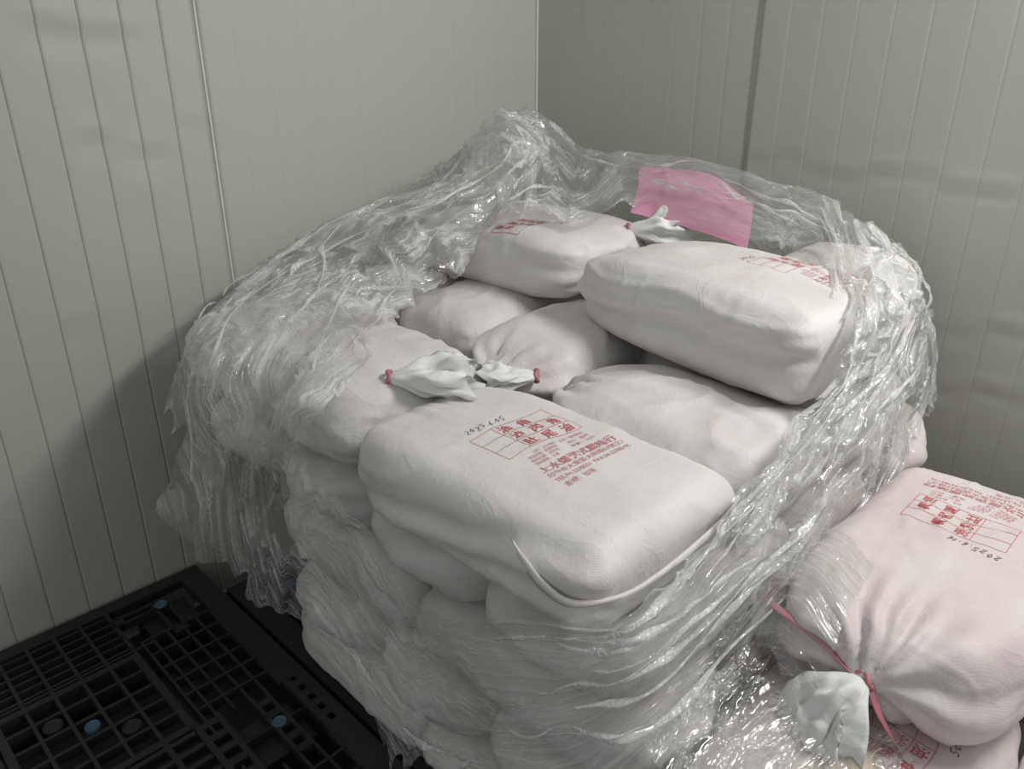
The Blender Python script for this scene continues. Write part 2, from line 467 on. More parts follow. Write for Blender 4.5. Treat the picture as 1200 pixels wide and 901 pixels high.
pal = build_pallet(.007, WY-.013-HALF, 'empty black plastic pallet with blue plugs beside the left wall')
def copy_thing(o, loc, label):
    c = o.copy(); COL.objects.link(c); c.location = loc; c['label'] = label
    for ch in o.children:
        k = ch.copy(); COL.objects.link(k); k.parent = c
    return c
copy_thing(pal, (.712+HALF, .452+HALF, 0), 'black plastic pallet under the big film-wrapped pile of sacks')
copy_thing(pal, (.712+HALF, .440-HALF, 0), 'black plastic pallet under the low pile of sacks at lower right')

# ------------------------------------------------------------------ sacks of meat
def rounded_lattice(L, W, H, res, r):
    nx, ny, nz = max(6, int(L/res)), max(6, int(W/res)), max(5, int(H/res))
    idx = {}; pts = []
    def vid(i, j, k):
        key = (i, j, k)
        if key not in idx:
            idx[key] = len(pts); pts.append((i/nx*2-1, j/ny*2-1, k/nz*2-1))
        return idx[key]
    faces = []
    for i in range(nx):
        for j in range(ny):
            faces.append((vid(i,j,nz), vid(i+1,j,nz), vid(i+1,j+1,nz), vid(i,j+1,nz)))
            faces.append((vid(i,j,0), vid(i,j+1,0), vid(i+1,j+1,0), vid(i+1,j,0)))
    for i in range(nx):
        for k in range(nz):
            faces.append((vid(i,0,k), vid(i+1,0,k), vid(i+1,0,k+1), vid(i,0,k+1)))
            faces.append((vid(i,ny,k), vid(i,ny,k+1), vid(i+1,ny,k+1), vid(i+1,ny,k)))
    for j in range(ny):
        for k in range(nz):
            faces.append((vid(0,j,k), vid(0,j,k+1), vid(0,j+1,k+1), vid(0,j+1,k)))
            faces.append((vid(nx,j,k), vid(nx,j+1,k), vid(nx,j+1,k+1), vid(nx,j,k+1)))
    return np.array(pts), np.array(faces)

def bag_mesh(L, W, H, seed, res=.011, fold=1.0, pleat=1.0, bulge=.014, pinch=.34, zn=.55, rnd=.055, creases=None):
    uvw, faces = rounded_lattice(L, W, H, res, 0)
    a, b, c = L/2, W/2, H/2
    P = uvw*np.array([a, b, c])
    rx = np.array([rnd, rnd, min(rnd*1.05, c*.85)])
    ext = np.array([a, b, c])
    inner = np.clip(P, -(ext-rx), ext-rx)
    d = (P-inner)/rx
    ln = np.maximum(np.linalg.norm(d, axis=1, keepdims=True), 1e-6)
    P = inner + d/ln*rx*np.minimum(1, np.max(np.abs(d), axis=1, keepdims=True)*1.0)
    u, v, w = P[:, 0]/a, P[:, 1]/b, P[:, 2]/c
    # pillow shape
    top = sstep(-.2, .9, w)
    P[:, 2] += bulge*top*(1-u**2)*(1-v**2) - .010*top*(np.abs(u)**3*np.abs(v)**3)
    mid = 1-np.clip(w, -1, 1)**2
    P[:, 1] += np.sign(v)*np.abs(v)**3*.010*mid
    P[:, 0] += np.sign(u)*np.abs(u)**3*.008*mid
    # gathered end
    t = sstep(.45, 1.0, u)
    nz_ = (zn*2-1)*c
    rad = np.sqrt((P[:, 1]/b)**2+((P[:, 2]-nz_)/(c*1.2))**2)
    th = np.arctan2(P[:, 2]-nz_, P[:, 1])
    P[:, 1] *= 1-pinch*t*.9*np.abs(u)**2
    P[:, 2] = P[:, 2]*(1-t*pinch*.75) + nz_*t*pinch*.75
    endt = sstep(.86, 1.0, u)
    P[:, 0] += endt*.045*np.clip(1-rad, 0, 1)**1.4
    me = bpy.data.meshes.new('body')
    me.from_pydata([tuple(p) for p in P], [], [tuple(f) for f in faces])
    me.update()
    Nn = np.zeros(len(P)*3); me.vertices.foreach_get('normal', Nn); Nn = Nn.reshape(-1, 3)
    x, y, z = P.T
    s = seed*3.7
    D = .007*fbm(x*7+s, y*7, z*9+s, seed, 2)
    side = np.clip(1-np.abs(Nn[:, 2]), 0, 1)
    # long folds in the fabric running along the sides, and slanting ones on the top
    f1 = ridge(x*3.2+s+.8*noise(x*4, z*8, s, seed+3), y*3+2*noise(x*5, y*5, 2, seed+1), z*17+1.6*x, seed+5)
    D += fold*.0075*side*(f1**2-.25)
    f2 = ridge((x+y*.6)*5+s+noise(x*9, y*9, 1, seed+8)*.5, (y-x*.6)*9+.7*noise(x*6, y*6, 3, seed+9), z*4, seed+11)
    D += fold*.0036*(1-side*.5)*f2**4
    f3 = ridge(x*13+s, y*13, z*15, seed+21)
    D += fold*.0016*f3**3
    # long pressed creases on the flanks
    given = creases is not None
    if creases is None:
        rg = np.random.RandomState(seed*7+1)
        creases = [(sg, rg.uniform(.3, .85), rg.uniform(-.14, .14), rg.choice([-1, 1])*rg.uniform(.003, .0065), rg.uniform(.007, .016)) for sg in (1, 1, -1, -1)]
        creases += [(0, rg.uniform(-.4, .4), rg.uniform(-.5, .5), rg.uniform(.0015, .0035), rg.uniform(.006, .012)) for _ in range(3)]
    for (sg, z0, sl, am, wd) in creases:
        if sg:
            zc = -c+H*(z0+sl*u+.10*noise(x*6+seed, x*0, 0, seed+71))
            tap = np.clip(.55+.9*noise(x*3.5+seed*2, x*0+z0*9, 0, seed+73), 0, 1)
            if given: tap = np.clip(.85+.5*noise(x*3.5+seed*2, x*0+z0*9, 0, seed+73), 0, 1)
            D += am*np.exp(-((z-zc)/wd)**2)*np.clip(Nn[:, 1]*sg*1.4, 0, 1)*tap
        else:
            yc = b*(z0+sl*u+.25*noise(x*5+seed, x*0, 0, seed+75))
            tap = np.clip(.3+1.1*noise(x*4+seed*2, x*0+z0*9, 0, seed+77), 0, 1)
            D += am*fold*np.exp(-((y-yc)/wd)**2)*np.clip(Nn[:, 2], 0, 1)*tap
    # pleats running to the tie
    pl = np.cos(th*13+3*noise(th*1.3, rad*2, s, seed+31))*.6+np.cos(th*7+seed)*.4
    D += pleat*.0065*t*np.clip(rad*1.4, .15, 1)*pl
    D *= np.where(w < -.93, .15, 1)
    P2 = P+Nn*D[:, None]
    P2[:, 2] = np.maximum(P2[:, 2], -c)
    P2[:, 2] += c
    me.vertices.foreach_set('co', P2.ravel())
    me.polygons.foreach_set('use_smooth', [True]*len(me.polygons))
    me.update()
    return me

def tuft_mesh(length, spread, seed, droop=.5, flat=.55, ns=20, nt=64, curl=0.0):
    """the loose ruffled mouth of the sack beyond its tie, opening along +x"""
    S = np.linspace(0, 1, ns)[:, None]; T = np.linspace(0, 2*np.pi, nt, endpoint=False)[None, :]
    ct, st = np.cos(T), np.sin(T)
    ruff = .30*np.sin(5*T+seed)+.26*np.sin(9*T+2.1*seed+2*S)+.5*noise(ct*2.5+seed+0*S, st*2.5+S*3, 0, seed+2)+.35*(ridge(ct*3.5+seed+0*S, st*3.5+S*2, 0, seed+3)-.4)
    prof = S**.75*(1-.25*S**3)
    Rr = .013 + spread*prof*(1+ruff*sstep(0, .5, S)*.9)
    lo = length*(S + .22*S*noise(ct*1.8+seed, st*1.8+0*S, 5, seed+4) + .10*S*S*noise(ct*5+seed, st*5+0*S, 7, seed+5))
    X = lo + 0*T
    Yy = Rr*ct
    Zz = Rr*st*flat
    Zz = Zz - droop*length*1.0*S**1.8 + .012*S*noise(S*6+seed, T*2.2, 1, seed+6)
    X = X*(1-.25*droop*S) + curl*length*S*S*np.cos(T)
    V = np.stack([X+0*T, Yy, Zz], -1).reshape(-1, 3)
    i = np.arange(ns*nt).reshape(ns, nt); j = np.roll(i, -1, axis=1)
    F = np.stack([i[:-1], j[:-1], j[1:], i[1:]], -1).reshape(-1, 4)
    me = bpy.data.meshes.new('sack_mouth')
    me.from_pydata([tuple(v) for v in V], [], [tuple(f) for f in F])
    me.polygons.foreach_set('use_smooth', [True]*len(me.polygons)); me.update()
    me.materials.append(M['bag_loose'])
    return me

def tube_mesh(name, pts, r, mat, n=8, flat=1.0):
    pts = [Vector(p) for p in pts]
    V = []; F = []
    for k, p in enumerate(pts):
        d = (pts[min(k+1, len(pts)-1)]-pts[max(k-1, 0)]).normalized()
        s = d.cross(Vector((0, 0, 1)))
        if s.length < 1e-4: s = Vector((1, 0, 0))
        s.normalize(); u = s.cross(d)
        for q in range(n):
            a = 2*math.pi*q/n
            V.append(p+s*(r*math.cos(a))+u*(r*flat*math.sin(a)))
    for k in range(len(pts)-1):
        for q in range(n):
            q2 = (q+1) % n
            F.append((k*n+q, k*n+q2, (k+1)*n+q2, (k+1)*n+q))
    F.append(tuple(range(n))); F.append(tuple((len(pts)-1)*n+q for q in range(n)))
    me = bpy.data.meshes.new(name); me.from_pydata([tuple(v) for v in V], [], F); me.materials.append(mat)
    me.polygons.foreach_set('use_smooth', [True]*len(me.polygons)); me.update()
    return me

def ring_pts(x, r, z, n=20, flat=.7):
    return [(x+.003*math.sin(3*a), r*math.cos(a), z+r*flat*math.sin(a)) for a in [2*math.pi*k/n for k in range(n+1)]]

def spline(pts, n):
    pts = np.array(pts, float); m = len(pts)
    out = []
    for t in np.linspace(0, m-1, n):
        i = min(int(t), m-2); f = t-i
        p0, p1, p2, p3 = pts[max(i-1, 0)], pts[i], pts[i+1], pts[min(i+2, m-1)]
        out.append(.5*((2*p1)+(-p0+p2)*f+(2*p0-5*p1+4*p2-p3)*f*f+(-p0+3*p1-3*p2+p3)*f**3))
    return out

_dg = None
def text_mesh(s, size, sx=1.0, weight=0.0):
    """glyph outlines of a line of print as flat triangles (2D verts, faces)"""
    cu = bpy.data.curves.new('t', 'FONT'); cu.body = s; cu.size = size; cu.resolution_u = 2
    cu.offset = weight; cu.align_x = 'LEFT'
    o = bpy.data.objects.new('t', cu); COL.objects.link(o)
    dg = bpy.context.evaluated_depsgraph_get(); dg.update()
    ev = o.evaluated_get(dg); me = ev.to_mesh()
    V = np.array([v.co[:] for v in me.vertices]).reshape(-1, 3) if len(me.vertices) else np.zeros((0, 3))
    F = [tuple(p.vertices) for p in me.polygons]
    ev.to_mesh_clear(); bpy.data.objects.remove(o); bpy.data.curves.remove(cu)
    V[:, 0] *= sx
    return V[:, :2], F

class Print:
    """flat print collected in page coordinates (x right, y up), later laid onto a sack's top"""
    def __init__(self): self.v = []; self.f = []
    def text(self, s, x, y, size, sx=1.0, width=None, weight=0.0):
        V, F = text_mesh(s, size, sx, weight)
        if not len(V): return
        if width: V = V*np.array([width/max(1e-6, V[:, 0].max()-V[:, 0].min()), 1]); V[:, 0] -= V[:, 0].min()
        b = len(self.v)
        self.v += [(p[0]+x, p[1]+y) for p in V]; self.f += [tuple(b+i for i in f) for f in F]
    def line(self, pts, w, n=None):
        P = np.array(pts, float)
        seg = []
        for a, b in zip(P[:-1], P[1:]):
            k = max(2, int(np.linalg.norm(b-a)/.006)+1)
            for t in np.linspace(0, 1, k)[:-1]: seg.append(a+(b-a)*t)
        seg.append(P[-1]); seg = np.array(seg)
        b0 = len(self.v)
        for i, p in enumerate(seg):
            d = seg[min(i+1, len(seg)-1)]-seg[max(i-1, 0)]; d = d/max(1e-9, np.linalg.norm(d)); nrm = np.array([-d[1], d[0]])*w/2
            self.v += [tuple(p+nrm), tuple(p-nrm)]
        for i in range(len(seg)-1):
            q = b0+2*i; self.f.append((q, q+1, q+3, q+2))
    def lay(self, name, mat, parent, bvh, cx, cy, ang, ztop=.5, mirror=False, lift=.0009, warp=None):
        ca, sa = math.cos(ang), math.sin(ang)
        V = []
        for (px, py) in self.v:
            if warp: px, py = warp(px, py)
            x, y = cx+px*ca-py*sa, cy+px*sa+py*ca
            hit = bvh.ray_cast(Vector((x, y, ztop)), Vector((0, 0, -1)))
            if hit[0] is None: V.append((x, y, .03)); continue
            p = hit[0]+hit[1]*lift
            V.append((p.x, p.y, p.z))
        return mesh_obj(name, V, self.f, mat, parent, False)

# page layout of the print, metres, origin at the lower left corner of the table; rows run along +x
TW, TH = .168, .092
def twav(x): return .0045*math.sin((x/TW-.1)*2*math.pi*.9)
def page_table():
    P = Print()
    xs = np.linspace(0, TW, 30)
    for k in range(4): P.line([(x, k*TH/3+twav(x)) for x in xs], .0010)
    for x in (0, .054, TW): P.line([(x, twav(x)), (x, TH+twav(x))], .0010)
    return P
def page_big():
    P = Print()
    rows = [('肚尾油', 0), ('滷肉角', 1), ('油角', 2)]
    for s, k in rows:
        n = len(s)
        for i, ch in enumerate(s):
            x = .058 + (i*.038 if n == 3 else i*.040)
            P.text(ch, x, k*TH/3+twav(x+.01)+.0055, .0245, weight=.00025)
    return P
def page_fine():
    P = Print()
    P.text('公司：上水港式', .040, -.016, .0085, width=.050); P.text('製造日期：民國年月', .022, -.026, .0085, width=.062)
    P.text('有效日期：年月日', .018, -.036, .0085, width=.060); P.text('保存期限：冷凍', .016, -.046, .0085, width=.052)
    P.text('品名：豬肉製品', .100, -.018, .0085, width=.055); P.text('成分：豬肉', .106, -.030, .0085, width=.050); P.text('淨重：公斤', .100, -.042, .0085, width=.060)
    P.text('上水燿港式臘味行', .004, -.070, .0200, width=.176, weight=.0002)
    P.text('台中市大里區大明路57號之1', .003, -.085, .0120, width=.176)
    P.text('TEL:04-2278551', .003, -.100, .0120, width=.078); P.text('FAX:04-22785195', .090, -.100, .0120, width=.088)
    P.text('產地：台灣', .006, -.117, .0125, width=.064)
    return P
DIG = {
 '2': [[(0, .8), (.3, 1), (.6, .8), (.3, .4), (0, 0), (.7, .05)]],
 '0': [[(.3, 1), (0, .5), (.3, 0), (.6, .5), (.3, 1)]],
 '5': [[(.6, 1), (.1, 1), (.05, .55), (.5, .55), (.55, .15), (.2, 0), (0, .1)]],
 '.': [[(.1, .0), (.25, .12)]],
 '6': [[(.5, 1), (.1, .5), (.1, .1), (.4, 0), (.55, .25), (.3, .45), (.1, .3)]],
 '1': [[(.25, 1), (.2, 0)]],
}
def page_date(s, h=.013):
    P = Print(); x = 0
    for k, ch in enumerate(s):
        for st in DIG[ch]:
            P.line([(x+px*h*.75+py*h*.25, py*h+.002*math.sin(k*2.3)) for px, py in st], .0013)
        x += h*(.45 if ch in '.1' else .85)
    return P

BAGN = 0
def make_bag(cx, cy, z0, L, W, H, rz, label, group, seed, mat='bag', res=.013, fold=1.0, pleat=1.0, bulge=.014,
             zn=.55, tuft=None, tie=True, printing=None, pinch=.34, tilt=(0, 0), mesh=None, rnd=.055, creases=None):
    root = empty('meat_sack', (cx, cy, z0), rz, tilt[0], tilt[1])
    tag(root, label, 'sack', group)
    me = mesh or bag_mesh(L, W, H, seed, res, fold, pleat, bulge, pinch, zn, rnd, creases)
    if not me.materials: me.materials.append(M[mat])
    link('body', me, root)
    nz = H*zn; nx = L/2+.043
    if tuft:
        tm = tuft_mesh(tuft.get('len', .1), tuft.get('spread', .05), seed, tuft.get('droop', .4), tuft.get('flat', .55), curl=tuft.get('curl', 0))
        t = link('sack_mouth', tm, root); t.location = (nx+tuft.get('dx', 0), tuft.get('dy', 0), nz+tuft.get('dz', 0))
        t.rotation_euler = tuft.get('rot', (0, 0, 0)); t['label'] = 'ruffled white mouth of the sack'
    if tie:
        k = link('tie', tube_mesh('tie', ring_pts(0, .0145, 0, 20, .8), .0042, M['tie']), root); k['label'] = 'pinkish red tie'
        td = tuft or {}
        k.location = (nx-.004+td.get('dx', 0), td.get('dy', 0), nz+td.get('dz', 0)); k.rotation_euler = td.get('rot', (0, 0, 0))
    if printing:
        bm = bmesh.new(); bm.from_mesh(me); bvh = BVHTree.FromBMesh(bm)
        px, py, ang, date, dx, dy, which = printing
        sc = 1.0
        if 't' in which: PT_.lay('printed_table', M['ink'], root, bvh, px, py, ang)['label'] = 'red printed table lines'
        if 'b' in which: PB_.lay('printed_characters', M['ink'], root, bvh, px, py, ang)['label'] = 'bold red printed characters'
        if 'f' in which: PF_.lay('printed_address', M['ink_thin'], root, bvh, px, py, ang)['label'] = 'fine red printed lines'
        if date:
            ox, oy = px+dx*math.cos(ang)-dy*math.sin(ang), py+dx*math.sin(ang)+dy*math.cos(ang)
            page_date(date).lay('handwritten_date', M['marker'], root, bvh, ox, oy, ang)['label'] = 'black handwritten date'
        bm.free()
    return root

PT_, PB_, PF_ = page_table(), page_big(), page_fine()
PI = math.pi
GT = 'sacks on top of the big pile'
GL = 'sacks in the lower layers of the big pile'
GS = 'sacks of the low pile at lower right'

# --- top of the big pile. local +x is the tied end
# front sack, long axis along y, tied end towards the left wall
front = make_bag(.820, .776, .812, .548, .345, .142, PI/2, 'white woven sack with red print lying front and centre of the pile', GT, 3, res=.0085, fold=.75,
         bulge=.006, pinch=.16, tuft=None, tie=False, printing=(-.014, .065, -PI/2, '2025.6.05', .014, .108, 'tbf'), pleat=.6, rnd=.040, creases=[(1, .42, -.30, .010, .012), (1, .60, -.34, -.006, .014), (1, .22, -.10, .007, .012), (0, .75, .1, .002, .010)])
# sewn hem curling out at its foot
hp = spline([(-.135, .176, .112), (-.160, .184, .098), (-.20, .191, .084), (-.245, .184, .074), (-.278, .13, .072), (-.286, .06, .072), (-.286, -.03, .074), (-.284, -.10, .080), (-.276, -.155, .095)], 40)
V = []; F = []
for k, p in enumerate(hp):
    t = k/39; wdt = (.015+.006*math.sin(t*9))*min(1, .35+4*t, .2+5*(1-t))
    c = np.array([p[0], p[1], 0]); c = c/np.linalg.norm(c); p = p+c*.005+np.array([0, 0, .008])
    V += [tuple(p+c*.004+np.array([0, 0, wdt*.45])), tuple(p+c*.009), tuple(p+c*.004-np.array([0, 0, wdt*.55]))]
for k in range(39):
    for q in (0, 1): F.append((3*k+q, 3*k+q+1, 3*k+q+4, 3*k+q+3))
hem = mesh_obj('sewn_hem', V, F, M['bag'], front); hem['label'] = 'white sewn hem curling out at the foot'
sm = hem.modifiers.new('thick', 'SOLIDIFY'); sm.thickness = .0016

make_bag(.868, 1.285, .795, .42, .35, .165, -PI/2, 'white woven sack beside the front sack, its big white ruffled mouth on the right', GT, 7, fold=1.9, bulge=.022, zn=.72, pinch=.40,
         tuft=dict(len=.145, spread=.060, droop=.06, flat=.62, rot=(0, -.05, .80), dz=.055, dx=-.10, dy=-.058))
make_bag(1.31, 1.14, .79, .46, .29, .155, PI+.06, 'white woven sack with its tied mouth pointing at the camera behind the front sack', GT, 12, fold=1.9, pleat=1.8, bulge=.026, zn=.66, pinch=.42,
         tuft=dict(len=.12, spread=.040, droop=.08, flat=.6, rot=(0, 0, -.85), dx=-.045, dy=.105, dz=.03))
make_bag(1.165, .725, .79, .46, .31, .150, PI/2+.04, 'white woven sack with creased end right of the front sack', GT, 15, fold=2.0, rnd=.045, res=.010, pleat=2.0, bulge=.016, zn=.5, tie=False, pinch=.38)
make_bag(1.50, .735, .79, .51, .32, .145, PI/2, 'white woven sack almost hidden under the big upper right sack', GT, 16, tie=False)
make_bag(1.425, 1.475, .79, .50, .30, .155, .05, 'white woven sack under the film left of the upper middle sack', GT, 18, fold=1.9, tie=False)
make_bag(.93, 1.665, .79, .45, .31, .165, 0.03, 'white woven sack under crumpled film at the left rear corner of the pile', GT, 21, fold=1.9, bulge=.02, tie=False)
make_bag(1.47, 1.775, .79, .48, .27, .160, 0, 'white woven sack under film at the rear of the pile by the left wall', GT, 22, tie=False)
make_bag(1.85, 1.33, .79, .52, .33, .150, PI/2, 'white woven sack low at the rear behind the upper middle sack', GT, 24, tie=False)
# uppermost two and the one at the right edge
make_bag(1.560, 1.480, .950, .53, .36, .165, -PI/2+.03, 'upper white woven sack in the middle with its mouth tied beside its neighbour', GT, 27, res=.010, fold=.8, bulge=.005, zn=.80, pinch=.14, rnd=.042,
         tuft=dict(len=.14, spread=.055, droop=.02, flat=.85, rot=(0, 0, .55), dx=-.06, dy=.10, dz=.02), printing=(.012, .000, -PI/2, '2025.6', .0, .108, 'tb'))
make_bag(1.445, .80, .950, .60, .35, .172, PI/2-.16, 'largest upper white woven sack at the right with deep folds along its side', GT, 31, res=.0085, fold=.7, bulge=.016, pinch=.16, tie=False,
         printing=(-.116, -.003, -PI/2, '2025', .012, .108, 'tbf'), pleat=.5, rnd=.045, creases=[(1, .66, -.07, .012, .013), (1, .50, -.12, -.014, .012), (1, .22, -.08, .009, .018), (1, .86, -.03, .006, .010), (0, .3, .3, .005, .010), (0, -.2, -.4, .004, .012)])
make_bag(1.775, .715, .945, .30, .27, .155, 0, 'white woven sack bulging under the film at the right edge of the pile', GT, 33, fold=1.0, tie=False, bulge=.02)

# --- lower layers: only the two open sides show
ordn = ['lowest layer', 'second layer', 'third layer', 'fourth layer']
proto = [bag_mesh(.50, .315, .158, 40+k, .016, 1.0, .8, .008, .22, .5) for k in range(3)]
for k, pm in enumerate(proto): pm.materials.append(M['bag'])
protop = [m.copy() for m in proto]
for pm in protop: pm.materials.clear(); pm.materials.append(M['bag_pink'])
def low(cx, cy, layer, rz, where, k, pinkish=False, sx=1.0):
    make_bag(cx, cy, PT+.160*layer, .50, .315, .158, rz, 'sack behind film in the big pile, %s, %s' % (ordn[layer], where), GL, 1, tie=False, mesh=(protop if pinkish else proto)[k % 3]).scale.x = sx
for layer in range(4):
    if layer % 2 == 1:
        for i, (yy, wh) in enumerate(((.645, 'at the front corner'), (.968, 'second from the front corner'), (1.29, 'third from the front corner'), (1.612, 'next to the left wall'))):
            low(.965 if i < 3 or layer == 3 else 1.22, yy, layer, PI, wh, layer+i)
        low(1.39, .735, layer, -PI/2, 'in the middle of the right side', layer, True)
        low(1.715, .735, layer, -PI/2, 'at the right wall end', layer+1, True)
    else:
        low(.875, .735, layer, -PI/2, 'at the front corner', layer+1)
        low(.875, 1.245, layer, PI/2, 'in the middle of the left side', layer+2)
        low(1.18, 1.655, layer, PI, 'next to the left wall', layer)
        low(1.290, .64, layer, 0, 'in the middle of the right side', layer+2, True)
        low(1.735, .64, layer, 0, 'at the right wall end', layer, True, .76)

# --- the low pile at lower right
gsack = make_bag(1.315, .268, .592, .56, .350, .178, PI, 'pinkish white sack with red print and handwritten date on top of the low pile', GS, 51, mat='bag_pink', res=.0085, fold=.9, pleat=2.0, bulge=.012, zn=.56, pinch=.26,
         tuft=dict(len=.13, spread=.060, droop=.8, flat=.5, rot=(0, .15, -.45)), printing=(-.111, .074, -PI/2, '2025.6.16', .0, .110, 'tbf'), rnd=.045)
tp = spline([(.322, .0, .100), (.305, -.06, .112), (.285, -.13, .115), (.26, -.185, .11), (.18, -.20, .10)], 30)
k = link('tie_tape', tube_mesh('tie_tape', tp, .0085, M['tie'], 8, .18), gsack); k['label'] = 'pink tape tail of the tie'
tp = spline([(.322, .01, .098), (.335, .035, .07), (.330, .06, .035), (.318, .07, .005)], 14)
k = link('tie_tape', tube_mesh('tie_tape', tp, .0065, M['tie'], 8, .2), gsack); k['label'] = 'short pink tape tail of the tie'
make_bag(1.04, .255, .430, .54, .335, .160, 0, 'pinkish sack under film below the printed top sack of the low pile', GS, 55, mat='bag_pink', bulge=.014, tie=False, res=.010, printing=(.05, .005, PI, '25', .02, .108, 'tb'))
make_bag(1.15, -.095, .430, .54, .32, .160, 0, 'white sack at the bottom right corner of the photo below the printed sack', GS, 57, tie=False)
make_bag(1.62, .20, .430, .54, .42, .160, PI, 'pinkish sack under the rear half of the printed top sack', GS, 58, mat='bag_pink', tie=False)
for k, (x, y, wh) in enumerate(((1.02, .25, 'by the big pile'), (1.58, .25, 'by the right wall'), (1.12, -.09, 'at the outer side'))):
    o = make_bag(x, y, .290, .53, .325, .138, 0, 'pinkish sack in the middle layer of the low pile %s' % wh, GS, 60+k, mat='bag_pink', tie=False, res=.018)
    o = make_bag(x, y, PT, .53, .325, .138, PI, 'pinkish sack in the bottom layer of the low pile %s' % wh, GS, 64+k, mat='bag_pink', tie=False, res=.018)

# crumpled beige plastic lying in front of it
bm = bmesh.new(); bmesh.ops.create_icosphere(bm, subdivisions=5, radius=1)
me = bpy.data.meshes.new('plastic_wad'); bm.to_mesh(me); bm.free()
P = np.zeros(len(me.vertices)*3); me.vertices.foreach_get('co', P); P = P.reshape(-1, 3)
d = 1+.28*fbm(P[:, 0]*2, P[:, 1]*2, P[:, 2]*2, 5, 2)+.16*ridge(P[:, 0]*3.2, P[:, 1]*3.2, P[:, 2]*3.2, 9)**2+.05*ridge(P[:, 0]*9, P[:, 1]*9, P[:, 2]*9, 12)**2
P = P*d[:, None]*np.array([.075, .055, .024])
me.vertices.foreach_set('co', P.ravel()); me.polygons.foreach_set('use_smooth', [True]*len(me.polygons)); me.materials.append(M['beige']); me.update()
o = link('plastic_wad', me); o.location = (.885, .215, .600); o.rotation_euler = (0, 0, .6)
tag(o, 'crumpled beige plastic lying at the bottom edge by the low pile', 'plastic')

